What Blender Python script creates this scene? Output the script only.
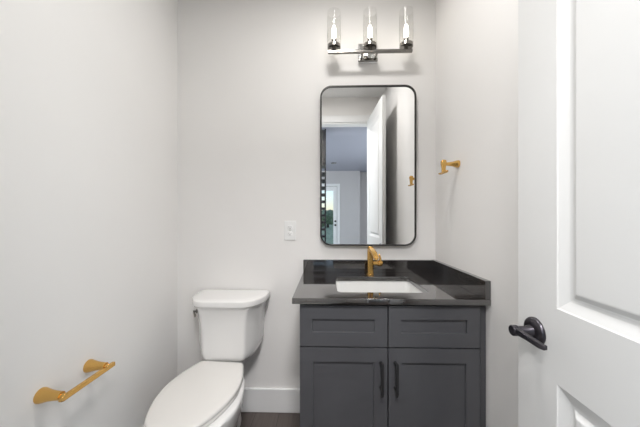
import bpy, bmesh, math, random
from math import pi, sin, cos, radians
from mathutils import Vector, Matrix

random.seed(7)
for o in list(bpy.data.objects):
    bpy.data.objects.remove(o, do_unlink=True)
SC = bpy.context.scene
COL = SC.collection

# ------------------------------------------------------------------ camera
cam_d = bpy.data.cameras.new('camera')
cam_d.sensor_width = 36.0
cam_d.lens = 262.0 / 640.0 * 36.0
cam_d.shift_y = 4.0 / 640.0
cam_d.clip_start = 0.02
cam = bpy.data.objects.new('camera', cam_d)
COL.objects.link(cam)
cam.location = (0.0, 0.0, 1.244)
cam.rotation_euler = (pi / 2, 0.0, radians(1.42))
SC.camera = cam

# ------------------------------------------------------------------ sky, lights, exposure
world = bpy.data.worlds.new('sky')
SC.world = world
world.use_nodes = True
wn = world.node_tree
bg = wn.nodes['Background']
sky = wn.nodes.new('ShaderNodeTexSky')
sky.sky_type = 'NISHITA'
sky.sun_disc = False
sky.sun_elevation = radians(60)
sky.sun_rotation = radians(200)
wn.links.new(sky.outputs['Color'], bg.inputs['Color'])
bg.inputs['Strength'].default_value = 0.17

def area_light(name, loc, rot, sx, sy, power, color):
    d = bpy.data.lights.new(name, 'AREA')
    d.shape = 'RECTANGLE'
    d.size, d.size_y = sx, sy
    d.energy = power
    d.color = color
    o = bpy.data.objects.new(name, d)
    o.location = loc
    o.rotation_euler = rot
    COL.objects.link(o)
    return o

# added daylight fill at two invented hall windows, out of view
area_light('fill_daylight', (-2.62, -2.4, 1.35), (0, -pi / 2, 0), 1.9, 2.8, 100.0, (0.86, 0.93, 1.0))
area_light('side_fill_daylight', (2.62, -1.9, 1.35), (0, pi / 2, 0), 1.9, 2.6, 80.0, (0.90, 0.95, 1.0))
# added unseen fill lights in the hall, aimed through the doorway
for lx, ly, lz, aim, power in ((-1.0, -1.25, 2.62, (0.15, 0.6, 0.75), 9.0), (1.35, -1.25, 2.62, (0.15, 0.6, 0.75), 2.5), (0.08, -0.42, 2.66, (-0.20, 1.3, 0.5), 18.0)):
    p0 = Vector((lx, ly, lz))
    q = (Vector(aim) - p0).to_track_quat('-Z', 'Y').to_euler()
    hl = area_light('hall_fill_light', p0, q, 0.45, 0.22, power, (1.0, 0.985, 0.985))
    hl.data.spread = radians(110)
CEILING_FILL_W = 10.6  # power of the added overhead fill
BULB_STRENGTH = 8.0

vs = SC.view_settings
vs.view_transform = 'Standard'
vs.look = 'None'
vs.gamma = 1.0
vs.use_curve_mapping = False
vs.exposure = 0.0

# ------------------------------------------------------------------ materials
def principled(name, base, rough=0.5, metal=0.0, spec=0.5, coat=0.0, bump=0.0, bump_scale=200.0, vary=0.0, vary_scale=6.0):
    m = bpy.data.materials.new(name)
    m.use_nodes = True
    nt = m.node_tree
    p = nt.nodes['Principled BSDF']
    p.inputs['Base Color'].default_value = (*base, 1)
    p.inputs['Roughness'].default_value = rough
    p.inputs['Metallic'].default_value = metal
    p.inputs['Specular IOR Level'].default_value = spec
    p.inputs['Coat Weight'].default_value = coat
    tc = nt.nodes.new('ShaderNodeTexCoord')
    if vary > 0:
        n = nt.nodes.new('ShaderNodeTexNoise')
        n.inputs['Scale'].default_value = vary_scale
        n.inputs['Detail'].default_value = 4
        nt.links.new(tc.outputs['Object'], n.inputs['Vector'])
        r = nt.nodes.new('ShaderNodeValToRGB')
        r.color_ramp.elements[0].position = 0.3
        r.color_ramp.elements[1].position = 0.7
        r.color_ramp.elements[0].color = (*[c * (1 - vary) for c in base], 1)
        r.color_ramp.elements[1].color = (*[min(1, c * (1 + vary)) for c in base], 1)
        nt.links.new(n.outputs['Fac'], r.inputs['Fac'])
        nt.links.new(r.outputs['Color'], p.inputs['Base Color'])
    if bump > 0:
        n2 = nt.nodes.new('ShaderNodeTexNoise')
        n2.inputs['Scale'].default_value = bump_scale
        nt.links.new(tc.outputs['Object'], n2.inputs['Vector'])
        b = nt.nodes.new('ShaderNodeBump')
        b.inputs['Strength'].default_value = bump
        b.inputs['Distance'].default_value = 0.001
        nt.links.new(n2.outputs['Fac'], b.inputs['Height'])
        nt.links.new(b.outputs['Normal'], p.inputs['Normal'])
    return m

M_WALL = principled('wall_paint', (0.84, 0.824, 0.806), 0.75, spec=0.25, bump=0.06, vary=0.008, vary_scale=3)
M_CEIL = principled('ceiling_paint', (0.84, 0.835, 0.825), 0.85, spec=0.2, bump=0.05)
M_TRIM = principled('white_trim_paint', (0.84, 0.84, 0.835), 0.38, vary=0.006)
M_DOOR = principled('door_paint', (0.70, 0.70, 0.69), 0.42, bump=0.03, bump_scale=90, vary=0.006)
M_CERAMIC = principled('white_ceramic', (0.80, 0.79, 0.775), 0.10, coat=0.4, vary=0.004)
M_SEAT = principled('white_plastic_seat', (0.74, 0.72, 0.69), 0.24, vary=0.004)
M_BASIN = principled('basin_ceramic', (0.72, 0.72, 0.705), 0.12, coat=0.3, vary=0.003)
M_GOLD = principled('brushed_gold', (0.74, 0.45, 0.14), 0.26, metal=1.0, bump=0.04, bump_scale=400, vary=0.03, vary_scale=40)
M_NICKEL = principled('polished_nickel', (0.30, 0.285, 0.265), 0.25, metal=1.0, vary=0.02, vary_scale=30)
M_CHROME = principled('chrome', (0.80, 0.80, 0.80), 0.07, metal=1.0, vary=0.01)
M_BLACK = principled('matte_black_metal', (0.025, 0.025, 0.026), 0.42, metal=0.3, vary=0.05, vary_scale=30)
M_BRONZE = principled('dark_bronze', (0.075, 0.07, 0.08), 0.30, metal=0.9, vary=0.05, vary_scale=30)
M_FRAME = principled('black_frame', (0.055, 0.053, 0.05), 0.35, metal=0.5, vary=0.03)
M_CAB = principled('charcoal_cabinet_paint', (0.077, 0.078, 0.085), 0.30, spec=0.6, bump=0.03, bump_scale=120, vary=0.05, vary_scale=5)
M_GAP_KICK = principled('gap_shade_and_kick_paint', (0.015, 0.015, 0.016), 0.6, vary=0.03)  # near-black; on the inner rails it stands in for gap shade
M_PLATE = principled('outlet_plastic', (0.87, 0.87, 0.86), 0.35, vary=0.004)
M_SLOT = principled('outlet_slot', (0.06, 0.06, 0.06), 0.6, vary=0.02)
M_HALLCEIL = principled('hall_ceiling_dim_daylight', (0.44, 0.45, 0.52), 0.85, spec=0.2, bump=0.05)  # darker and bluer, dim daylight put into the ceiling colour
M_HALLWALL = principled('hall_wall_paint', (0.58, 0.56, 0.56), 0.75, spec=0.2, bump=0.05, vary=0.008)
M_LAWN = principled('lawn_grass', (0.36, 0.44, 0.28), 0.9, vary=0.35, vary_scale=3)
M_LEAF = principled('tree_leaves', (0.30, 0.36, 0.24), 0.8, vary=0.4, vary_scale=5)  # leaf green lightened to suggest hazy distance
M_BARK = principled('tree_bark', (0.10, 0.07, 0.05), 0.9, vary=0.3, vary_scale=12)

def granite():
    m = principled('black_polished_granite', (0.012, 0.011, 0.011), 0.055, spec=0.5)
    nt = m.node_tree
    p = nt.nodes['Principled BSDF']
    p.inputs['IOR'].default_value = 2.2
    p.inputs['Coat Weight'].default_value = 0.6
    p.inputs['Coat Roughness'].default_value = 0.03
    tc = nt.nodes.new('ShaderNodeTexCoord')
    v = nt.nodes.new('ShaderNodeTexNoise')
    v.inputs['Scale'].default_value = 130
    v.inputs['Detail'].default_value = 6
    nt.links.new(tc.outputs['Object'], v.inputs['Vector'])
    r = nt.nodes.new('ShaderNodeValToRGB')
    r.color_ramp.elements[0].position = 0.52
    r.color_ramp.elements[0].color = (0.016, 0.014, 0.014, 1)
    r.color_ramp.elements[1].position = 0.74
    r.color_ramp.elements[1].color = (0.085, 0.075, 0.068, 1)
    nt.links.new(v.outputs['Fac'], r.inputs['Fac'])
    nt.links.new(r.outputs['Color'], p.inputs['Base Color'])
    return m
M_GRANITE = granite()

def planks():
    m = principled('dark_wood_planks', (0.1, 0.085, 0.075), 0.42)
    nt = m.node_tree
    p = nt.nodes['Principled BSDF']
    tc = nt.nodes.new('ShaderNodeTexCoord')
    mp = nt.nodes.new('ShaderNodeMapping')
    mp.inputs['Rotation'].default_value = (0, 0, pi / 2)
    nt.links.new(tc.outputs['Object'], mp.inputs['Vector'])
    br = nt.nodes.new('ShaderNodeTexBrick')
    br.inputs['Scale'].default_value = 1.0
    br.inputs['Brick Width'].default_value = 1.2
    br.inputs['Row Height'].default_value = 0.15
    br.inputs['Mortar Size'].default_value = 0.0015
    br.inputs['Color1'].default_value = (0.115, 0.095, 0.085, 1)
    br.inputs['Color2'].default_value = (0.085, 0.068, 0.06, 1)
    br.inputs['Mortar'].default_value = (0.02, 0.016, 0.014, 1)
    nt.links.new(mp.outputs['Vector'], br.inputs['Vector'])
    mp2 = nt.nodes.new('ShaderNodeMapping')
    mp2.inputs['Scale'].default_value = (40, 2.5, 1)
    nt.links.new(tc.outputs['Object'], mp2.inputs['Vector'])
    n = nt.nodes.new('ShaderNodeTexNoise')
    n.inputs['Scale'].default_value = 2
    n.inputs['Detail'].default_value = 6
    nt.links.new(mp2.outputs['Vector'], n.inputs['Vector'])
    mx = nt.nodes.new('ShaderNodeMix')
    mx.data_type = 'RGBA'
    mx.blend_type = 'OVERLAY'
    mx.inputs[0].default_value = 0.5
    nt.links.new(br.outputs['Color'], mx.inputs[6])
    nt.links.new(n.outputs['Fac'], mx.inputs[7])
    nt.links.new(mx.outputs[2], p.inputs['Base Color'])
    return m
M_FLOOR = planks()

def mirror_mat():
    m = bpy.data.materials.new('mirror_silver')
    m.use_nodes = True
    nt = m.node_tree
    p = nt.nodes['Principled BSDF']
    p.inputs['Base Color'].default_value = (0.93, 0.935, 0.935, 1)
    p.inputs['Metallic'].default_value = 1.0
    p.inputs['Roughness'].default_value = 0.0
    return m
M_MIRROR = mirror_mat()

def thin_glass(name, tint, gloss=1.0):
    m = bpy.data.materials.new(name)
    m.use_nodes = True
    nt = m.node_tree
    nt.nodes.clear()
    out = nt.nodes.new('ShaderNodeOutputMaterial')
    mix = nt.nodes.new('ShaderNodeMixShader')
    fr = nt.nodes.new('ShaderNodeFresnel')
    ge = nt.nodes.new('ShaderNodeNewGeometry')
    mr = nt.nodes.new('ShaderNodeMapRange')
    mr.inputs['To Min'].default_value = 1.22
    mr.inputs['To Max'].default_value = 1 / 1.22
    nt.links.new(ge.outputs['Backfacing'], mr.inputs['Value'])
    nt.links.new(mr.outputs['Result'], fr.inputs['IOR'])
    tr = nt.nodes.new('ShaderNodeBsdfTransparent')
    tr.inputs['Color'].default_value = (*tint, 1)
    gl = nt.nodes.new('ShaderNodeBsdfGlossy')
    gl.inputs['Color'].default_value = (gloss, gloss, gloss, 1)
    gl.inputs['Roughness'].default_value = 0.02
    nt.links.new(fr.outputs['Fac'], mix.inputs['Fac'])
    nt.links.new(tr.outputs['BSDF'], mix.inputs[1])
    nt.links.new(gl.outputs['BSDF'], mix.inputs[2])
    nt.links.new(mix.outputs['Shader'], out.inputs['Surface'])
    return m
M_GLASS = thin_glass('clear_glass', (0.965, 0.965, 0.96))
M_PANE = thin_glass('window_glass', (0.95, 0.97, 0.97))

def emitter(name, color, strength):
    m = bpy.data.materials.new(name)
    m.use_nodes = True
    nt = m.node_tree
    nt.nodes.clear()
    out = nt.nodes.new('ShaderNodeOutputMaterial')
    e = nt.nodes.new('ShaderNodeEmission')
    e.inputs['Color'].default_value = (*color, 1)
    e.inputs['Strength'].default_value = strength
    nt.links.new(e.outputs['Emission'], out.inputs['Surface'])
    return m
M_BULB = emitter('glowing_bulb', (1.0, 0.93, 0.82), BULB_STRENGTH)

# ------------------------------------------------------------------ mesh helpers
def finish(name, bm, mat, parent=None, smooth=None, bevel=0.0, bseg=2, loc=None):
    bmesh.ops.recalc_face_normals(bm, faces=bm.faces)
    me = bpy.data.meshes.new(name)
    bm.to_mesh(me)
    bm.free()
    me.materials.append(mat)
    o = bpy.data.objects.new(name, me)
    COL.objects.link(o)
    if parent is not None:
        o.parent = parent
    if loc is not None:
        o.location = loc
    if smooth is not None:
        for p in me.polygons:
            p.use_smooth = True
        if smooth < 179:
            me.set_sharp_from_angle(angle=radians(smooth))
    if bevel > 0:
        b = o.modifiers.new('bevel', 'BEVEL')
        b.width = bevel
        b.segments = bseg
        b.limit_method = 'ANGLE'
        b.angle_limit = radians(40)
        b.harden_normals = False
    return o

def box(bm, x0, x1, y0, y1, z0, z1):
    v = [bm.verts.new(p) for p in ((x0, y0, z0), (x1, y0, z0), (x1, y1, z0), (x0, y1, z0),
                                   (x0, y0, z1), (x1, y0, z1), (x1, y1, z1), (x0, y1, z1))]
    for f in ((0, 3, 2, 1), (4, 5, 6, 7), (0, 1, 5, 4), (1, 2, 6, 5), (2, 3, 7, 6), (3, 0, 4, 7)):
        bm.faces.new([v[i] for i in f])

def boxes(*bs):
    bm = bmesh.new()
    for b in bs:
        box(bm, *b)
    return bm

def loft(bm, loops, cap0=True, cap1=True):
    rings = [[bm.verts.new(p) for p in lp] for lp in loops]
    n = len(rings[0])
    for a, b in zip(rings[:-1], rings[1:]):
        for i in range(n):
            bm.faces.new((a[i], a[(i + 1) % n], b[(i + 1) % n], b[i]))
    if cap0:
        bm.faces.new(list(reversed(rings[0])))
    if cap1:
        bm.faces.new(rings[-1])

def frame_for(d):
    d = Vector(d).normalized()
    up = Vector((0, 0, 1)) if abs(d.z) < 0.9 else Vector((1, 0, 0))
    a = d.cross(up).normalized()
    b = a.cross(d).normalized()
    return a, b

def circle(c, d, r, n=24, ry=None):
    a, b = frame_for(d)
    ry = r if ry is None else ry
    return [Vector(c) + a * (r * cos(2 * pi * i / n)) + b * (ry * sin(2 * pi * i / n)) for i in range(n)]

def lathe(bm, origin, axis, prof, n=32, cap0=True, cap1=True):
    """prof: list of (distance along axis, radius)"""
    ax = Vector(axis).normalized()
    loft(bm, [circle(Vector(origin) + ax * t, ax, r, n) for t, r in prof], cap0, cap1)

def sweep_rect(bm, path, w, h, up=(0, 0, 1)):
    """rectangular bar along a path, w across, h along up"""
    loops = []
    pts = [Vector(p) for p in path]
    for i, p in enumerate(pts):
        d = (pts[min(i + 1, len(pts) - 1)] - pts[max(i - 1, 0)]).normalized()
        a = d.cross(Vector(up)).normalized()
        b = a.cross(d).normalized()
        wi = w[i] if isinstance(w, (list, tuple)) else w
        hi = h[i] if isinstance(h, (list, tuple)) else h
        loops.append([p + a * wi / 2 + b * hi / 2, p - a * wi / 2 + b * hi / 2,
                      p - a * wi / 2 - b * hi / 2, p + a * wi / 2 - b * hi / 2])
    loft(bm, loops)

def round_poly(pts, radii, seg=6):
    """2-D polygon with rounded corners"""
    out = []
    n = len(pts)
    for i in range(n):
        p = Vector(pts[i]); a = Vector(pts[i - 1]); b = Vector(pts[(i + 1) % n])
        u = (a - p).normalized(); v = (b - p).normalized()
        ang = u.angle(v)
        r = radii[i] if isinstance(radii, (list, tuple)) else radii
        t = min(r / math.tan(ang / 2), (a - p).length * 0.49, (b - p).length * 0.49)
        r = t * math.tan(ang / 2)
        c = p + (u + v).normalized() * (r / sin(ang / 2))
        s = p + u * t; e = p + v * t
        a0 = math.atan2(s.y - c.y, s.x - c.x); a1 = math.atan2(e.y - c.y, e.x - c.x)
        da = (a1 - a0 + pi) % (2 * pi) - pi
        for k in range(seg + 1):
            q = a0 + da * k / seg
            out.append((c.x + r * cos(q), c.y + r * sin(q)))
    return out

def rrect(x0, x1, y0, y1, r, seg=6):
    return round_poly([(x0, y0), (x1, y0), (x1, y1), (x0, y1)], r, seg)

def nested_face(bm, to3d, rect, prof, close=True):
    """nested rectangles: prof = [(inset, depth)], to3d(u, v, depth)"""
    u0, u1, v0, v1 = rect
    prev = None
    for ins, dep in prof:
        ring = [bm.verts.new(to3d(u, v, dep)) for u, v in ((u0 + ins, v0 + ins), (u1 - ins, v0 + ins), (u1 - ins, v1 - ins), (u0 + ins, v1 - ins))]
        if prev:
            for i in range(4):
                bm.faces.new((prev[i], prev[(i + 1) % 4], ring[(i + 1) % 4], ring[i]))
        prev = ring
    if close:
        bm.faces.new(prev)

def empty(name, loc, label, cat, group=None):
    o = bpy.data.objects.new(name, None)
    COL.objects.link(o)
    o.location = loc
    o.empty_display_size = 0.05
    return tag(o, label, cat, group)

def tag(o, label, cat, group=None, kind=None):
    if label: o['label'] = label
    if cat: o['category'] = cat
    if group: o['group'] = group
    if kind: o['kind'] = kind
    return o

def struct(o, label, cat):
    return tag(o, label, cat, None, 'structure')

def shift(bm, v):
    bmesh.ops.translate(bm, verts=bm.verts, vec=v)
    return bm

# ------------------------------------------------------------------ room shell
YB = 1.675      # back wall
XL, XR = -0.9656, 0.690
ZC = 2.737
YE0, YE1 = -0.085, 0.03          # entry wall, hall face and room face
DX0, DX1, DZ = -0.185, 0.548, 2.425
HX0, HX1, HY = -2.5, 2.5, -5.11

struct(finish('floor', boxes((HX0 - 0.1, HX1 + 0.1, HY - 0.36, YB + 0.1, -0.06, 0.0)), M_FLOOR), 'dark grey brown wood plank floor', 'floor')
struct(finish('ceiling', boxes((XL - 0.1, XR + 0.1, YE0 + 0.05, YB + 0.1, ZC, ZC + 0.08)), M_CEIL), 'plain white painted ceiling of the bathroom', 'ceiling')
struct(finish('ceiling_hall', boxes((HX0 - 0.1, HX1 + 0.1, HY - 0.36, YE0 + 0.05, ZC, ZC + 0.08)), M_HALLCEIL), 'hall ceiling with dim bluish daylight put into its colour, seen in the mirror', 'ceiling')
struct(finish('wall_back', boxes((XL - 0.1, XR + 0.1, YB, YB + 0.1, 0, ZC)), M_WALL), 'pale greige painted wall behind toilet and mirror', 'wall')
struct(finish('wall_left', boxes((XL - 0.1, XL, YE1, YB, 0, ZC)), M_WALL), 'pale greige painted wall left of the toilet', 'wall')
struct(finish('wall_right', boxes((XR, XR + 0.1, YE1, YB, 0, ZC)), M_WALL), 'pale greige painted wall right of the vanity', 'wall')
struct(finish('wall_front', boxes((HX0, DX0, YE0, YE1, 0, ZC), (DX1, HX1, YE0, YE1, 0, ZC), (DX0, DX1, YE0, YE1, DZ, ZC)), M_WALL),
       'pale wall with the bathroom doorway, seen in the mirror', 'wall')

# hall beyond the doorway (seen in the mirror)
GX0, GX1, GZ = -0.555, 0.345, 2.24     # opening of the far glazed door
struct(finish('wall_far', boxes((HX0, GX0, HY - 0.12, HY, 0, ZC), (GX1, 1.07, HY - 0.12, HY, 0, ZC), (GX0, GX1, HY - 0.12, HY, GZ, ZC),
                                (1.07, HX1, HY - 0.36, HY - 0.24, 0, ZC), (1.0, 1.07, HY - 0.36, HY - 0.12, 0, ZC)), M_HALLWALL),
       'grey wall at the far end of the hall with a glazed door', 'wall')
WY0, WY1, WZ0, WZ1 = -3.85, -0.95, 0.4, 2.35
struct(finish('wall_added_window_side', boxes((HX0 - 0.1, HX0, HY - 0.36, WY0, 0, ZC), (HX0 - 0.1, HX0, WY1, YE1, 0, ZC),
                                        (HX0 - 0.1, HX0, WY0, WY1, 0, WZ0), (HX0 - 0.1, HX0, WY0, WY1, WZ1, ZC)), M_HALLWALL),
       'grey hall wall with an added wide window', 'wall')
struct(finish('wall_hall_side', boxes((HX1, HX1 + 0.1, HY - 0.36, -3.25, 0, ZC), (HX1, HX1 + 0.1, -0.55, YE1, 0, ZC), (HX1, HX1 + 0.1, -3.25, -0.55, 0, 0.4), (HX1, HX1 + 0.1, -3.25, -0.55, 2.35, ZC)), M_HALLWALL), 'grey hall wall with an added undivided window', 'wall')

# hall windows, added out of view for the daylight fill
w = finish('added_window_1', boxes((HX0 - 0.09, HX0 - 0.02, WY0, WY0 + 0.05, WZ0, WZ1), (HX0 - 0.09, HX0 - 0.02, WY1 - 0.05, WY1, WZ0, WZ1),
                             (HX0 - 0.09, HX0 - 0.02, WY0 + 0.05, WY1 - 0.05, WZ0, WZ0 + 0.05), (HX0 - 0.09, HX0 - 0.02, WY0 + 0.05, WY1 - 0.05, WZ1 - 0.05, WZ1),
                             (HX0 - 0.08, HX0 - 0.03, -2.42, -2.38, WZ0 + 0.05, WZ1 - 0.05)), M_TRIM)
struct(w, 'wide white framed hall window added out of view for daylight fill', 'window')
finish('pane', boxes((HX0 - 0.058, HX0 - 0.052, WY0 + 0.05, -2.42, WZ0 + 0.05, WZ1 - 0.05), (HX0 - 0.058, HX0 - 0.052, -2.38, WY1 - 0.05, WZ0 + 0.05, WZ1 - 0.05)), M_PANE, w)

w = finish('added_window_2', boxes((HX1 + 0.02, HX1 + 0.09, -3.25, -3.20, 0.4, 2.35), (HX1 + 0.02, HX1 + 0.09, -0.60, -0.55, 0.4, 2.35),
                             (HX1 + 0.02, HX1 + 0.09, -3.20, -0.60, 0.4, 0.45), (HX1 + 0.02, HX1 + 0.09, -3.20, -0.60, 2.30, 2.35)), M_TRIM)
struct(w, 'added unseen white framed hall window without mullion', 'window')  # second window, added for the side fill
finish('pane', boxes((HX1 + 0.052, HX1 + 0.058, -3.20, -0.60, 0.45, 2.30)), M_PANE, w)

# baseboards
def baseboard(name, path_boxes, label):
    struct(finish(name, boxes(*path_boxes), M_TRIM, bevel=0.004, bseg=2), label, 'baseboard')
baseboard('baseboard_back', [(XL + 0.015, -0.116, YB - 0.015, YB, 0, 0.150)], 'tall white baseboard on the wall behind the toilet')
baseboard('baseboard_left', [(XL, XL + 0.015, YE1 + 0.02, YB, 0, 0.150)], 'tall white baseboard along the left wall')
baseboard('baseboard_right', [(XR - 0.015, XR, YE1 + 0.02, 1.10, 0, 0.150)], 'tall white baseboard along the right wall')

# doorway casing and jamb
CW = 0.085
struct(finish('trim_1', boxes((DX0 - CW, DX0, YE1, YE1 + 0.018, 0, DZ + CW), (DX1, DX1 + CW, YE1, YE1 + 0.018, 0, DZ + CW), (DX0, DX1, YE1, YE1 + 0.018, DZ, DZ + CW),
                              (DX0, DX0 + 0.016, YE0, YE1, 0, DZ - 0.016), (DX1 - 0.016, DX1, YE0, YE1, 0, DZ - 0.016), (DX0, DX1, YE0, YE1, DZ - 0.016, DZ)), M_TRIM, bevel=0.003),
       'white casing around the bathroom doorway, seen in the mirror', 'door casing')
struct(finish('trim_2', boxes((GX0 - CW, GX0, HY, HY + 0.02, 0, GZ + CW), (GX1, GX1 + CW, HY, HY + 0.02, 0, GZ + CW), (GX0, GX1, HY, HY + 0.02, GZ, GZ + CW)), M_TRIM, bevel=0.003),
       'white casing around the far glazed door, seen in the mirror', 'door casing')

# ------------------------------------------------------------------ open bathroom door
DW, DT, DH = 0.711, 0.035, 2.43
def door_leaf():
    # local frame: origin at the free edge of the visible face, +u towards the hinge, normal towards -X
    bm = bmesh.new()
    prof = [(0.0, 0.0), (0.003, -0.002), (0.024, -0.0095), (0.029, -0.0105), (0.034, -0.0105), (0.045, -0.003), (0.048, -0.0025)]
    st = 0.131
    rails = [(0.24, 0.859), (1.033, DH - 0.135)]
    for side in (0, 1):
        if side == 0:
            f = lambda u, v, d: (0 - d, -u, v)
        else:
            f = lambda u, v, d: (DT + d, -u, v)
        def quad(u0, u1, v0, v1):
            bm.faces.new([bm.verts.new(f(u, v, 0)) for u, v in ((u0, v0), (u1, v0), (u1, v1), (u0, v1))])
        zs = [0.012, rails[0][0], rails[0][1], rails[1][0], rails[1][1], DH]
        us = [0, st, DW - st, DW]
        for i in range(5):
            for j in range(3):
                if j == 1 and i in (1, 3):
                    nested_face(bm, f, (us[1], us[2], zs[i], zs[i + 1]), prof)
                else:
                    quad(us[j], us[j + 1], zs[i], zs[i + 1])
    z0, z1 = 0.012, DH
    for q in (((0, 0, z0), (DT, 0, z0), (DT, 0, z1), (0, 0, z1)), ((0, -DW, z0), (DT, -DW, z0), (DT, -DW, z1), (0, -DW, z1)),
              ((0, 0, z0), (DT, 0, z0), (DT, -DW, z0), (0, -DW, z0)), ((0, 0, z1), (DT, 0, z1), (DT, -DW, z1), (0, -DW, z1))):
        zz = sorted(set([p[2] for p in q]))
        bm.faces.new([bm.verts.new(p) for p in q])
    bmesh.ops.remove_doubles(bm, verts=bm.verts, dist=0.0002)
    return bm
door = finish('door_1', door_leaf(), M_DOOR)
door.location = (0.539, 0.750, 0)
door.rotation_euler = (0, 0, radians(-2.94))
struct(door, 'white two-panel bathroom door standing open at right, with dark lever', 'door')
# lever handle: rose and neck, lever as sub-part
bm = bmesh.new()
HU, HZ = -0.065, 0.953
lathe(bm, (0, HU, HZ), (-1, 0, 0), [(0.0, 0.0345), (0.004, 0.0345), (0.008, 0.032), (0.011, 0.026), (0.0115, 0.016)], 40)
lathe(bm, (-0.011, HU, HZ), (-1, 0, 0), [(0, 0.0150), (0.006, 0.0140), (0.012, 0.0115), (0.036, 0.0110)], 28)
handle = finish('door_handle', bm, M_BRONZE, door, smooth=35)
handle['label'] = 'dark bronze lever handle'
bm = bmesh.new()
lathe(bm, (-0.043, HU, HZ), (-1, 0, 0), [(0, 0.0125), (0.003, 0.0135), (0.013, 0.0135), (0.016, 0.0125)], 28)
sweep_rect(bm, [(-0.051, HU + 0.004, HZ + 0.002), (-0.051, HU - 0.05, HZ + 0.003), (-0.051, HU - 0.088, HZ + 0.003), (-0.048, HU - 0.099, HZ + 0.003)], [0.011, 0.011, 0.011, 0.010], [0.017, 0.013, 0.012, 0.010])
finish('lever', bm, M_BRONZE, handle, smooth=35, bevel=0.0015)
bm = boxes((0.006, DT - 0.006, -0.001, 0.0012, HZ - 0.028, HZ + 0.028))
finish('latch_plate', bm, M_BRONZE, door)

# ------------------------------------------------------------------ far glazed door of the hall
bm = boxes((GX0 + 0.004, GX0 + 0.125, HY - 0.075, HY - 0.03, 0.01, GZ - 0.004), (GX1 - 0.125, GX1 - 0.004, HY - 0.075, HY - 0.03, 0.01, GZ - 0.004),
           (GX0 + 0.125, GX1 - 0.125, HY - 0.075, HY - 0.03, 0.01, 0.26), (GX0 + 0.125, GX1 - 0.125, HY - 0.075, HY - 0.03, GZ - 0.13, GZ - 0.004))
fd = finish('door_2', bm, M_TRIM, bevel=0.003)
struct(fd, 'white glazed outside door at the far end of the hall, in the mirror', 'door')
finish('pane', boxes((GX0 + 0.125, GX1 - 0.125, HY - 0.056, HY - 0.049, 0.26, GZ - 0.13)), M_PANE, fd)
bm = bmesh.new()
lathe(bm, (GX1 - 0.06, HY - 0.03, 1.00), (0, 1, 0), [(0, 0.032), (0.008, 0.032), (0.010, 0.012), (0.04, 0.012), (0.045, 0.026), (0.062, 0.028), (0.07, 0.018)], 24)
finish('door_knob', bm, M_BLACK, fd, smooth=40)
bm = bmesh.new()
lathe(bm, (GX1 - 0.06, HY - 0.03, 1.125), (0, 1, 0), [(0, 0.033), (0.012, 0.030), (0.016, 0.012), (0.03, 0.010)], 24)
finish('deadbolt', bm, M_BLACK, fd, smooth=40)

# ------------------------------------------------------------------ vanity cabinet
FY = 1.135             # front face of doors and drawers
CX0, CX1 = -0.118, 0.657
van = empty('vanity_cabinet', (0.274, 1.655, 0.0), 'charcoal painted vanity cabinet with two drawers and two doors under a black countertop', 'cabinet')
VB = Vector((0.274, 1.655, 0.0))
def vpart(name, bm, mat, parent=van, **k):
    shift(bm, -VB)
    return finish(name, bm, mat, parent, **k)
vpart('body', boxes((CX0, CX0 + 0.018, FY + 0.022, 1.655, 0.10, 0.872), (CX1 - 0.018, CX1, FY + 0.022, 1.655, 0.10, 0.872),
                    (CX0 + 0.018, CX1 - 0.018, FY + 0.022, 1.655, 0.10, 0.118), (CX0 + 0.018, CX1 - 0.018, 1.637, 1.655, 0.118, 0.872)), M_CAB)
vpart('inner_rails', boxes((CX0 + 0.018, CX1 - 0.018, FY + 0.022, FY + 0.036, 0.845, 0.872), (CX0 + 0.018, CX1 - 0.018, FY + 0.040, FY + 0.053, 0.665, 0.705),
                    (0.245, 0.285, FY + 0.040, FY + 0.053, 0.118, 0.665), (0.245, 0.285, FY + 0.040, FY + 0.053, 0.705, 0.872)), M_GAP_KICK)  # rails darker than the cabinet paint so the gaps look shaded
vpart('filler_strip', boxes((CX1 + 0.009, XR - 0.001, FY + 0.016, FY + 0.034, 0.0, 0.872), (CX1 + 0.0005, XR - 0.001, FY + 0.08, FY + 0.10, 0.0, 0.872)), M_CAB)
vpart('toe_kick', boxes((CX0 + 0.002, CX1, FY + 0.085, FY + 0.10, 0.0, 0.10), (CX0, CX0 + 0.018, FY + 0.085, 1.655, 0.0, 0.10), (CX1 - 0.018, CX1, FY + 0.10, 1.655, 0.0, 0.10)), M_GAP_KICK)
def shaker(x0, x1, z0, z1, rail_x, rail_z):
    bm = bmesh.new()
    y0, y1 = FY, FY + 0.020
    f = lambda u, v, d: (u, y0 - d, v)
    us = [x0, x0 + rail_x, x1 - rail_x, x1]
    zs = [z0, z0 + rail_z, z1 - rail_z, z1]
    for i in range(3):
        for j in range(3):
            if i == 1 and j == 1:
                nested_face(bm, f, (us[1], us[2], zs[1], zs[2]), [(0, 0), (0.0004, -0.0085), (0.0012, -0.0095)])
            else:
                bm.faces.new([bm.verts.new(f(u, v, 0)) for u, v in ((us[j], zs[i]), (us[j + 1], zs[i]), (us[j + 1], zs[i + 1]), (us[j], zs[i + 1]))])
    for q in (((x0, y0, z0), (x0, y1, z0), (x0, y1, z1), (x0, y0, z1)), ((x1, y0, z0), (x1, y1, z0), (x1, y1, z1), (x1, y0, z1)),
              ((x0, y0, z0), (x1, y0, z0), (x1, y1, z0), (x0, y1, z0)), ((x0, y0, z1), (x1, y0, z1), (x1, y1, z1), (x0, y1, z1)),
              ((x0, y1, z0), (x1, y1, z0), (x1, y1, z1), (x0, y1, z1))):
        bm.faces.new([bm.verts.new(p) for p in q])
    bmesh.ops.remove_doubles(bm, verts=bm.verts, dist=0.00005)
    return bm
XM = 0.2648
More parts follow.
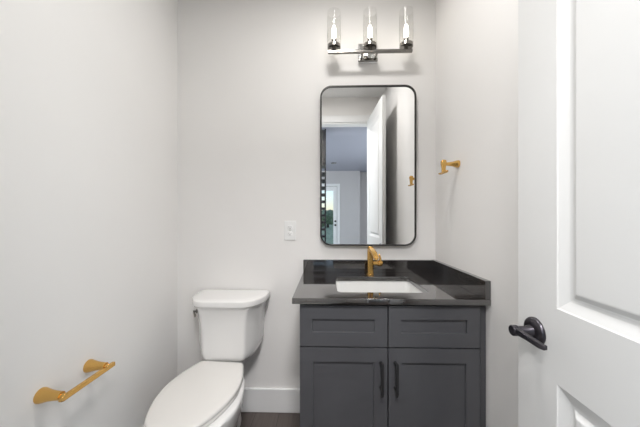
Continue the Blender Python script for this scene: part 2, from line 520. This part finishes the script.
for x0, x1 in ((CX0 + 0.003, XM - 0.0026), (XM + 0.0026, CX1 - 0.002)):
    vpart('drawer', shaker(x0, x1, 0.6860, 0.864, 0.053, 0.060), M_CAB)
for k, (x0, x1) in enumerate(((CX0 + 0.003, XM - 0.0026), (XM + 0.0026, CX1 - 0.002))):
    d = vpart('cabinet_door', shaker(x0, x1, 0.115, 0.6805, 0.057, 0.062), M_CAB)
    hx = XM - 0.030 if k == 0 else XM + 0.031
    bm = bmesh.new()
    sweep_rect(bm, [(hx, FY - 0.030, 0.491), (hx, FY - 0.032, 0.506), (hx, FY - 0.032, 0.616), (hx, FY - 0.030, 0.630)], [0.007, 0.0115, 0.0115, 0.010], [0.006, 0.009, 0.009, 0.008], up=(0, 1, 0))
    for z in (0.512, 0.618):
        lathe(bm, (hx, FY + 0.0, z), (0, -1, 0), [(0, 0.0075), (0.004, 0.0065), (0.008, 0.0050), (0.030, 0.0050)], 16)
    h = vpart('pull_handle', bm, M_BLACK, d, smooth=30)
    h['label'] = 'black bar pull'

# ------------------------------------------------------------------ countertop with undermount sink
TX0, TX1, TY0, TZ0, TZ1 = -0.147, XR - 0.001, 1.115, 0.8745, 0.8995
SX0, SX1, SY0, SY1 = 0.050, 0.474, 1.212, 1.530
def plate_with_hole(name, outer, hole, z0, z1, mat, bev):
    cu = bpy.data.curves.new(name, 'CURVE')
    cu.dimensions = '2D'
    cu.fill_mode = 'BOTH'
    cu.extrude = (z1 - z0) / 2 - bev
    cu.bevel_depth = bev
    cu.bevel_resolution = 1
    cu.offset = -bev
    for lp in (outer, hole):
        s = cu.splines.new('POLY')
        s.points.add(len(lp) - 1)
        for p, q in zip(s.points, lp):
            p.co = (q[0], q[1], 0, 1)
        s.use_cyclic_u = True
    ob = bpy.data.objects.new(name, cu)
    COL.objects.link(ob)
    bpy.context.view_layer.update()
    dg = bpy.context.evaluated_depsgraph_get()
    me = bpy.data.meshes.new_from_object(ob.evaluated_get(dg))
    bpy.data.objects.remove(ob, do_unlink=True)
    me.materials.clear()
    me.materials.append(mat)
    o = bpy.data.objects.new(name, me)
    COL.objects.link(o)
    o.location = (0, 0, (z0 + z1) / 2)
    return o
top = plate_with_hole('countertop', [(TX0, TY0), (TX1, TY0), (TX1, YB - 0.001), (TX0, YB - 0.001)], list(reversed(rrect(SX0, SX1, SY0, SY1, 0.028))), TZ0, TZ1, M_GRANITE, 0.0012)
tag(top, 'polished black granite countertop with sink cut-out on the vanity cabinet', 'countertop')
zc = (TZ0 + TZ1) / 2
bs = finish('backsplash', shift(boxes((TX0 + 0.001, TX1 - 0.023, YB - 0.022, YB - 0.001, TZ1, 0.9765)), (0, 0, -zc)), M_GRANITE, top, bevel=0.001)
ss = finish('side_splash', shift(boxes((TX1 - 0.0225, TX1, TY0 + 0.001, YB - 0.001, TZ1, 0.9775)), (0, 0, -zc)), M_GRANITE, top, bevel=0.001)

# basin
def basin():
    bm = bmesh.new()
    m = 0.008
    def lp(g, z, r):
        return [(x, y, z) for x, y in rrect(SX0 + g, SX1 - g, SY0 + g, SY1 - g, r)]
    zt = TZ0 - 0.0005
    loft(bm, [lp(-0.020, zt, 0.05), lp(-0.006, zt, 0.034), lp(-0.003, zt - 0.006, 0.032), lp(0.004, zt - 0.08, 0.032), lp(0.012, zt - 0.115, 0.04),
              lp(0.035, zt - 0.130, 0.05), lp(0.10, zt - 0.136, 0.04), lp(0.14, zt - 0.138, 0.015)], cap0=False, cap1=True)
    # underside
    loft(bm, [lp(-0.020, zt, 0.05), lp(-0.020, zt - 0.012, 0.05), lp(-0.010, zt - 0.016, 0.04), lp(-0.006, zt - 0.10, 0.04), lp(0.01, zt - 0.138, 0.05), lp(0.10, zt - 0.150, 0.04), lp(0.14, zt - 0.152, 0.015)], cap0=False, cap1=True)
    bmesh.ops.remove_doubles(bm, verts=bm.verts, dist=0.0001)
    return bm
sink = finish('sink_basin', basin(), M_BASIN, smooth=50)
tag(sink, 'white rectangular undermount sink basin set below the black countertop', 'sink')
bm = bmesh.new()
lathe(bm, ((SX0 + SX1) / 2, (SY0 + SY1) / 2, TZ0 - 0.1385), (0, 0, 1), [(0, 0.030), (0.002, 0.030), (0.004, 0.026), (0.004, 0.020), (0.007, 0.018)], 28)
finish('drain', bm, M_GOLD, sink, smooth=40)

# ------------------------------------------------------------------ faucet
FX, FYc = 0.266, 1.600
fau = empty('faucet', (FX, FYc, TZ1), 'brushed gold single-hole faucet with side lever behind the sink', 'faucet')
fau.rotation_euler = (0, 0, radians(6))
bm = bmesh.new()
lathe(bm, (0, 0, 0), (0, 0, 1), [(0, 0.0225), (0.004, 0.0225), (0.006, 0.0205)], 32)
finish('base_ring', bm, M_GOLD, fau, smooth=40)
bm = bmesh.new()
loft(bm, [[(x, y, z) for x, y in rrect(-w, w, -w, w, r)] for z, w, r in ((0.005, 0.0185, 0.010), (0.05, 0.0178, 0.010), (0.12, 0.0165, 0.009), (0.158, 0.0155, 0.008), (0.166, 0.0148, 0.008), (0.169, 0.012, 0.007))])
finish('body', bm, M_GOLD, fau, smooth=40)
bm = bmesh.new()
sweep_rect(bm, [(0, 0.004, 0.152), (0, -0.040, 0.150), (0, -0.085, 0.139), (0, -0.118, 0.122), (0, -0.126, 0.112)], [0.029, 0.029, 0.0285, 0.028, 0.027], [0.024, 0.020, 0.017, 0.015, 0.013])
lathe(bm, (0, -0.120, 0.1165), (0, -0.25, -1), [(0, 0.0095), (0.012, 0.0095)], 20)
finish('spout', bm, M_GOLD, fau, smooth=40, bevel=0.003)
bm = bmesh.new()
lathe(bm, (0.012, 0, 0.065), (1, 0, 0), [(0, 0.0130), (0.032, 0.0130), (0.034, 0.0175), (0.058, 0.0175), (0.061, 0.0155)], 28)
h = finish('handle', bm, M_GOLD, fau, smooth=40)
bm = bmesh.new()
sweep_rect(bm, [(0.060, 0, 0.058), (0.061, -0.006, 0.085), (0.056, -0.014, 0.106), (0.049, -0.020, 0.122)], [0.016, 0.016, 0.016, 0.014], [0.013, 0.012, 0.010, 0.008], up=(1, 0, 0))
finish('lever', bm, M_GOLD, h, smooth=40, bevel=0.0015)

# ------------------------------------------------------------------ mirror
MX, MW, MZ0, MZ1, MR = 0.260, 0.300, 1.066, 2.072, 0.072
mir = empty('wall_mirror', (MX, YB, MZ0), 'tall rounded-corner wall mirror in a thin black frame above the faucet', 'mirror')
bm = bmesh.new()
def ring(g, y):
    return [(x - MX, y, z) for x, z in rrect(MX - MW + g, MX + MW - g, MZ0 + g, MZ1 - g, MR - g, 10)]
rings = [ring(0.0, -0.001), ring(0.0, -0.030), ring(0.0015, -0.032), ring(0.009, -0.032), ring(0.010, -0.030), ring(0.010, -0.001)]
loft(bm, rings + [rings[0]], False, False)
bmesh.ops.remove_doubles(bm, verts=bm.verts, dist=0.00005)
bmesh.ops.translate(bm, verts=bm.verts, vec=(0, 0, -MZ0))
finish('frame', bm, M_FRAME, mir, smooth=35)
bm = bmesh.new()
loft(bm, [ring(0.0102, -0.004), ring(0.0102, -0.025)])
bmesh.ops.translate(bm, verts=bm.verts, vec=(0, 0, -MZ0))
finish('glass', bm, M_MIRROR, mir)

# ------------------------------------------------------------------ vanity light
LX, LY, LZ = 0.2595, 1.570, 2.2375
vl = empty('vanity_light', (LX, YB, 2.28), 'three-bulb nickel vanity light with clear glass cylinders above the mirror', 'wall light')
VO = Vector((LX, YB, 2.28))
def lpart(name, bm, mat, parent=vl, **k):
    shift(bm, -VO)
    return finish(name, bm, mat, parent, **k)
lpart('backplate', boxes((LX - 0.060, LX + 0.060, YB - 0.020, YB, 2.220, 2.340)), M_CHROME, bevel=0.003)
bm = boxes((LX - 0.050, LX - 0.038, LY + 0.008, YB - 0.019, 2.2315, 2.2435), (LX + 0.038, LX + 0.050, LY + 0.008, YB - 0.019, 2.2315, 2.2435), (LX - 0.060, LX + 0.060, YB - 0.034, YB - 0.019, 2.222, 2.240))
lpart('bracket', bm, M_NICKEL, bevel=0.0015)
lpart('crossbar', boxes((LX - 0.250, LX + 0.250, LY - 0.009, LY + 0.009, 2.2260, 2.2425)), M_NICKEL, bevel=0.002)
for k in (-1, 0, 1):
    x = LX + 0.2145 * k
    bm = bmesh.new()
    lathe(bm, (x, LY, 2.2425), (0, 0, 1), [(0, 0.011), (0.013, 0.011), (0.0135, 0.0375), (0.015, 0.039), (0.031, 0.039), (0.032, 0.030), (0.033, 0.014), (0.066, 0.014), (0.067, 0.010)], 36)
    cup = lpart('lamp_socket', bm, M_NICKEL, smooth=35)
    bm = bmesh.new()
    zg = 2.2745
    lathe(bm, (x, LY, zg), (0, 0, 1), [(0.0, 0.020), (0.0, 0.0390), (0.003, 0.0410), (0.195, 0.0410), (0.197, 0.0402), (0.195, 0.0394), (0.006, 0.0394), (0.005, 0.020)], 40, False, False)
    lpart('glass_shade', bm, M_GLASS, cup, smooth=40)
    bm = bmesh.new()
    prof = [(0.0, 0.009), (0.006, 0.0105), (0.02, 0.0130), (0.045, 0.0135), (0.065, 0.0115), (0.080, 0.006), (0.086, 0.0015)]
    lathe(bm, (x, LY, 2.3096), (0, 0, 1), prof, 24)
    b = lpart('bulb', bm, M_BULB, cup, smooth=60)
    b['label'] = 'glowing warm white bulb'

# unseen overhead fill light in a lamp housing, added to brighten the bathroom
cl = empty('ceiling_fill', (0.05, 0.90, ZC), 'added fill light in a round white housing on the bathroom ceiling', 'ceiling light')
bm = bmesh.new()
lathe(bm, (0, 0, 0), (0, 0, -1), [(0, 0.155), (0.02, 0.160), (0.035, 0.158), (0.035, 0.148), (0.022, 0.146)], 40)
finish('housing', bm, M_TRIM, cl, smooth=40)
ld = bpy.data.lights.new('fill_glow', 'AREA')
ld.shape = 'DISK'; ld.size = 0.28; ld.energy = CEILING_FILL_W; ld.color = (1.0, 0.98, 0.955)
lo = bpy.data.objects.new('fill_glow', ld)
COL.objects.link(lo); lo.parent = cl; lo.location = (0, 0, -0.038)

# ------------------------------------------------------------------ toilet
TC = -0.580
toi = empty('toilet', (TC, 1.30, 0.0), 'white two-piece toilet with closed lid against the back wall', 'toilet')
TO = Vector((TC, 1.30, 0.0))
def tpart(name, bm, mat, parent=toi, **k):
    shift(bm, (0, -1.30, 0))
    return finish(name, bm, mat, parent, **k)
YT = 1.663
def tank_loop(z, wb, ws, wf, d, rf, rs, dy=0.0):
    return [(x, YT + y + dy, z) for x, y in round_poly([(-wb, 0), (-ws, -0.125), (-wf, -d), (wf, -d), (ws, -0.125), (wb, 0)], [0.008, rs, rf, rf, rs, 0.008], 6)]
bm = bmesh.new()
loft(bm, [tank_loop(0.4285, 0.120, 0.120, 0.090, 0.190, 0.03, 0.10), tank_loop(0.431, 0.134, 0.134, 0.103, 0.200, 0.03, 0.12), tank_loop(0.440, 0.152, 0.152, 0.112, 0.204, 0.03, 0.14), tank_loop(0.455, 0.166, 0.166, 0.117, 0.206, 0.03, 0.15),
          tank_loop(0.475, 0.176, 0.175, 0.119, 0.207, 0.03, 0.15), tank_loop(0.505, 0.181, 0.180, 0.120, 0.208, 0.03, 0.15), tank_loop(0.57, 0.184, 0.183, 0.121, 0.209, 0.03, 0.15), tank_loop(0.64, 0.188, 0.187, 0.124, 0.211, 0.03, 0.15),
          tank_loop(0.69, 0.195, 0.194, 0.130, 0.214, 0.03, 0.15), tank_loop(0.722, 0.203, 0.202, 0.137, 0.219, 0.03, 0.15), tank_loop(0.7335, 0.207, 0.206, 0.141, 0.222, 0.03, 0.15)])
tpart('tank', bm, M_CERAMIC, smooth=50)
bm = bmesh.new()
def lid_loop(z, g):
    return tank_loop(z, 0.222 - g, 0.219 - g, 0.158 - g, 0.236 - g, 0.10, 0.15)
loft(bm, [lid_loop(0.7335, 0.010), lid_loop(0.7345, 0.008), lid_loop(0.742, 0.007), lid_loop(0.7435, 0.003), lid_loop(0.748, 0.0), lid_loop(0.768, 0.0), lid_loop(0.775, 0.002), lid_loop(0.779, 0.007), lid_loop(0.781, 0.016), lid_loop(0.782, 0.05)])
tpart('tank_lid', bm, M_CERAMIC, smooth=30)
# flush lever on the left corner
bm = bmesh.new()
cx, cy, cz = -0.166, YT - 0.168, 0.703
nx, ny = -0.81, -0.586
lathe(bm, (cx, cy, cz), (nx, ny, 0), [(0, 0.012), (0.006, 0.012), (0.008, 0.007), (0.018, 0.006)], 20)
px_, py_ = cx + nx * 0.018, cy + ny * 0.018
sweep_rect(bm, [(px_ - 0.004, py_ + 0.006, cz), (px_ + 0.012, py_ - 0.016, cz - 0.007), (px_ + 0.022, py_ - 0.030, cz - 0.014)], [0.008, 0.007, 0.009], [0.014, 0.012, 0.014])
f = tpart('flush_lever', bm, M_NICKEL, smooth=40, bevel=0.001)
f['label'] = 'small chrome flush lever'

def interp(tab, s):
    for (a, va), (b, vb) in zip(tab[:-1], tab[1:]):
        if a <= s <= b:
            t = (s - a) / (b - a)
            return va + (vb - va) * t
    return tab[-1][1]
def catmull(pts, n):
    out = []
    m = len(pts)
    for i in range(m - 1):
        p0, p1, p2, p3 = pts[max(i - 1, 0)], pts[i], pts[i + 1], pts[min(i + 2, m - 1)]
        for k in range(n):
            t = k / n
            out.append(tuple(0.5 * ((2 * p1[j]) + (-p0[j] + p2[j]) * t + (2 * p0[j] - 5 * p1[j] + 4 * p2[j] - p3[j]) * t * t + (-p0[j] + 3 * p1[j] - 3 * p2[j] + p3[j]) * t ** 3) for j in range(2)))
    out.append(pts[-1])
    return out
# half outline of the lid, from the back middle to the front tip (x half width, y)
HALF = [(0.0, 1.448), (0.095, 1.448), (0.121, 1.438), (0.141, 1.395), (0.163, 1.33), (0.178, 1.235), (0.170, 1.155), (0.155, 1.10), (0.134, 1.048), (0.107, 1.002), (0.066, 0.972), (0.0, 0.961)]
half = catmull(HALF, 5)
def outline(pts):
    return pts + [(-x, y) for x, y in reversed(pts[1:-1])]
SK = radians(-3.4)      # seat and lid sit slightly askew on the hinges
LIDO = [(x * cos(SK) - (y - 1.448) * sin(SK), 1.448 + x * sin(SK) + (y - 1.448) * cos(SK)) for x, y in outline(half)]
def seat_loop(z, g):
    cx, cy = -0.015, 1.20
    out = []
    n = len(LIDO)
    for i in range(n):
        a = Vector(LIDO[i - 1]); b = Vector(LIDO[(i + 1) % n]); p = Vector(LIDO[i])
        t = (b - a).normalized()
        nrm = Vector((-t.y, t.x))
        if nrm.dot(p - Vector((cx, cy))) < 0: nrm = -nrm
        q = p - nrm * g
        out.append((q.x, q.y, z))
    return out
def scaled(lp, k, dz):
    return [(-0.015 + (x + 0.015) * k, 1.22 + (y - 1.22) * k, z + dz) for x, y, z in lp]
bm = bmesh.new()
loft(bm, [seat_loop(0.4245, 0.005), seat_loop(0.4255, 0.002), seat_loop(0.430, 0.0), seat_loop(0.437, 0.0005), seat_loop(0.4415, 0.004), seat_loop(0.4435, 0.011), scaled(seat_loop(0.4435, 0.011), 0.85, 0.0012), scaled(seat_loop(0.4435, 0.011), 0.6, 0.0022), scaled(seat_loop(0.4435, 0.011), 0.2, 0.0027)])
tpart('seat_lid', bm, M_SEAT, smooth=40)
bm = bmesh.new()
loft(bm, [seat_loop(0.4055, 0.008), seat_loop(0.407, 0.004), seat_loop(0.411, 0.002), seat_loop(0.418, 0.002), seat_loop(0.4225, 0.0055), seat_loop(0.4242, 0.010)])
tpart('seat', bm, M_SEAT, smooth=40)
# bowl and pedestal in one piece
def bowl_half(prof):
    return catmull(prof, 5)
RIM = [(0.0, 1.630), (0.060, 1.630), (0.074, 1.60), (0.086, 1.50), (0.124, 1.415), (0.160, 1.335), (0.181, 1.24), (0.183, 1.15), (0.160, 1.07), (0.124, 1.015), (0.072, 0.982), (0.0, 0.972)]
MID = [(0.0, 1.620), (0.052, 1.620), (0.066, 1.59), (0.080, 1.50), (0.116, 1.42), (0.150, 1.34), (0.172, 1.25), (0.171, 1.17), (0.154, 1.10), (0.120, 1.04), (0.070, 1.005), (0.0, 0.995)]
LOW = [(0.0, 1.600), (0.046, 1.600), (0.058, 1.57), (0.068, 1.50), (0.084, 1.43), (0.100, 1.36), (0.106, 1.29), (0.104, 1.23), (0.094, 1.18), (0.074, 1.14), (0.042, 1.115), (0.0, 1.11)]
BASE = [(0.0, 1.605), (0.050, 1.605), (0.063, 1.575), (0.071, 1.50), (0.086, 1.43), (0.102, 1.36), (0.109, 1.28), (0.108, 1.21), (0.100, 1.15), (0.082, 1.095), (0.048, 1.06), (0.0, 1.055)]
def mixp(A, B, t):
    return [(a[0] + (b[0] - a[0]) * t, a[1] + (b[1] - a[1]) * t) for a, b in zip(A, B)]
def bl(P, z):
    return [(x, y, z) for x, y in outline(bowl_half(P))]
def shrink(P, g):
    return [(max(0, x - g) if x > 0 else 0, y + (g if y < 1.3 else -g)) for x, y in P]
bm = bmesh.new()
loft(bm, [bl(BASE, 0.0), bl(BASE, 0.018), bl(mixp(BASE, LOW, 0.5), 0.035), bl(LOW, 0.09), bl(mixp(LOW, MID, 0.18), 0.17), bl(mixp(LOW, MID, 0.6), 0.25), bl(MID, 0.32), bl(mixp(MID, RIM, 0.7), 0.365), bl(RIM, 0.385), bl(RIM, 0.398), bl(shrink(RIM, 0.006), 0.4045), bl(shrink(RIM, 0.03), 0.405)])
tpart('bowl', bm, M_CERAMIC, smooth=50)
bm = boxes((-0.085, 0.085, 1.50, 1.635, 0.404, 0.430))
tpart('tank_gasket', bm, M_CERAMIC, bevel=0.006)
for s in (-1, 1):
    bm = bmesh.new()
    lathe(bm, (s * 0.075 - 0.022, 1.436, 0.4245), (1, 0, 0), [(0, 0.009), (0.002, 0.011), (0.042, 0.011), (0.044, 0.009)], 20)
    tpart('seat_hinge', bm, M_SEAT, smooth=40)

# ------------------------------------------------------------------ toilet paper holder
tp = empty('toilet_paper_holder', (XL, 0.948, 0.642), 'brushed gold toilet paper holder with empty bar low on the left wall', 'toilet paper holder')
PR = 0.080
for y in (-0.085, 0.092):
    bm = bmesh.new()
    lathe(bm, (0, y, 0), (1, 0, 0), [(0, 0.0245), (0.004, 0.0245), (0.012, 0.0225), (0.028, 0.0180), (0.048, 0.0150), (0.066, 0.0138), (PR - 0.008, 0.0135)], 36)
    lathe(bm, (PR - 0.010, y, -0.002), (1, 0, 0), [(0, 0.0105), (0.014, 0.0105), (0.016, 0.009)], 24)
    finish('post', bm, M_GOLD, tp, smooth=40)
bm = bmesh.new()
sweep_rect(bm, [(PR, -0.100, -0.006), (PR, -0.092, -0.006), (PR, 0.112, -0.006), (PR, 0.122, -0.006)], [0.011, 0.014, 0.014, 0.013], [0.012, 0.0165, 0.0165, 0.016])
finish('bar', bm, M_GOLD, tp, smooth=30, bevel=0.0015)

# ------------------------------------------------------------------ robe hook
rh = empty('robe_hook', (XR, 1.388, 1.524), 'brushed gold robe hook on the right wall above the vanity', 'hook')
bm = bmesh.new()
lathe(bm, (0, 0, 0), (-1, 0, 0), [(0, 0.0195), (0.003, 0.0195), (0.012, 0.0180), (0.030, 0.0125), (0.050, 0.0095), (0.066, 0.0085)], 32)
finish('post', bm, M_GOLD, rh, smooth=40)
bm = bmesh.new()
loft(bm, [[(x - 0.077, y, z) for x, y in rrect(-w, w, -d, d, 0.004, 3)] for z, w, d in ((-0.044, 0.0085, 0.009), (-0.020, 0.0095, 0.0085), (0.0, 0.0125, 0.0105), (0.014, 0.0130, 0.0105), (0.021, 0.009, 0.008))])
finish('stem', bm, M_GOLD, rh, smooth=40)
bm = bmesh.new()
sweep_rect(bm, [(-0.079, 0.042, -0.043), (-0.079, 0.032, -0.046), (-0.079, -0.032, -0.046), (-0.079, -0.044, -0.042)], 0.016, [0.007, 0.009, 0.009, 0.007])
finish('hook_arm', bm, M_GOLD, rh, smooth=40, bevel=0.002)

# ------------------------------------------------------------------ outlet
oc = (-0.233, YB, 1.1605)
po = empty('power_outlet', oc, 'white duplex power outlet on the back wall left of the mirror', 'outlet')
bm = bmesh.new()
loft(bm, [[(x, -y, z) for x, z in rrect(-0.038 + g, 0.038 - g, -0.062 + g, 0.062 - g, 0.005, 3)] for y, g in ((0.0, 0.0), (0.004, 0.0), (0.0065, 0.003))])
pl = finish('cover_plate', bm, M_PLATE, po, smooth=30)
for z in (0.0205, -0.0205):
    bm = bmesh.new()
    loft(bm, [[(x, -y, z + v) for x, v in rrect(-0.0165 + g, 0.0165 - g, -0.0145 + g, 0.0145 - g, 0.008, 4)] for y, g in ((0.006, 0), (0.0078, 0.0), (0.0082, 0.001))])
    s = finish('receptacle', bm, M_PLATE, po, smooth=30)
    bm = boxes((-0.0075, -0.0055, -0.0086, -0.008, z - 0.001, z + 0.008), (0.0055, 0.0075, -0.0086, -0.008, z - 0.001, z + 0.007))
    lathe(bm, (0, -0.008, z - 0.007), (0, -1, 0), [(0, 0.0026), (0.0006, 0.0026)], 12)
    finish('slots', bm, M_SLOT, s)
bm = bmesh.new()
lathe(bm, (0, -0.0062, 0), (0, -1, 0), [(0, 0.0035), (0.001, 0.0033)], 14)
finish('screw', bm, M_CHROME, po, smooth=40)

# ------------------------------------------------------------------ hall things seen in the mirror
rk = empty('shelf_rack', (-0.19, -1.15, 0), 'tall black open rack in the hall, at the left edge of the mirror', 'rack')
bm = bmesh.new()
for x in (-0.17, 0.17):
    for y in (-0.14, 0.14):
        box(bm, x - 0.012, x + 0.012, y - 0.012, y + 0.012, 0, 2.70)
finish('post_frame', bm, M_BLACK, rk, bevel=0.002)
for k in range(17):
    z = 0.10 + 0.116 * k
    finish('shelf', boxes((-0.158, 0.158, -0.128, 0.128, z, z + 0.035)), M_BLACK, rk)
finish('cupboard', boxes((-0.158, 0.158, -0.128, 0.128, 2.10, 2.69)), M_FRAME, rk, bevel=0.003)

dl = empty('recessed_downlight', (0.20, -3.88, ZC), 'small round recessed downlight in the hall ceiling, seen in the mirror', 'ceiling light')
bm = bmesh.new()
lathe(bm, (0, 0, 0), (0, 0, -1), [(0, 0.085), (0.004, 0.085), (0.008, 0.075), (0.006, 0.060)], 32)
finish('trim_ring', bm, M_NICKEL, dl, smooth=40)

# ------------------------------------------------------------------ outside, seen through the far door
struct(finish('lawn', boxes((-150, 150, -400, HY - 0.40, -0.35, -0.25)), M_LAWN), 'green lawn outside the far glazed door', 'lawn')
def tree(x, y, h, r, label):
    t = empty('tree', (x, y, -0.25), label, 'tree', None)
    bm = bmesh.new()
    lathe(bm, (0, 0, 0), (0, 0, 1), [(0, 0.22), (0.4, 0.16), (h * 0.5, 0.11), (h * 0.75, 0.05)], 12)
    finish('trunk', bm, M_BARK, t, smooth=60)
    bm = bmesh.new()
    for k in range(14):
        a = random.uniform(0, 2 * pi); q = r * random.uniform(0.1, 0.7)
        mtx = Matrix.Translation((q * cos(a), q * sin(a), h * random.uniform(0.45, 0.95)))
        bmesh.ops.create_icosphere(bm, subdivisions=3, radius=r * random.uniform(0.35, 0.6), matrix=mtx)
    for v in bm.verts:
        v.co += Vector((random.uniform(-1, 1), random.uniform(-1, 1), random.uniform(-1, 1))) * 0.07
    finish('crown', bm, M_LEAF, t)
tree(-1.6, -30, 1.5, 1.3, 'low bushy green tree outside the far glazed door, in the mirror')
tree(0.2, -36, 2.0, 1.4, 'taller green tree standing behind the low bushy one outside')
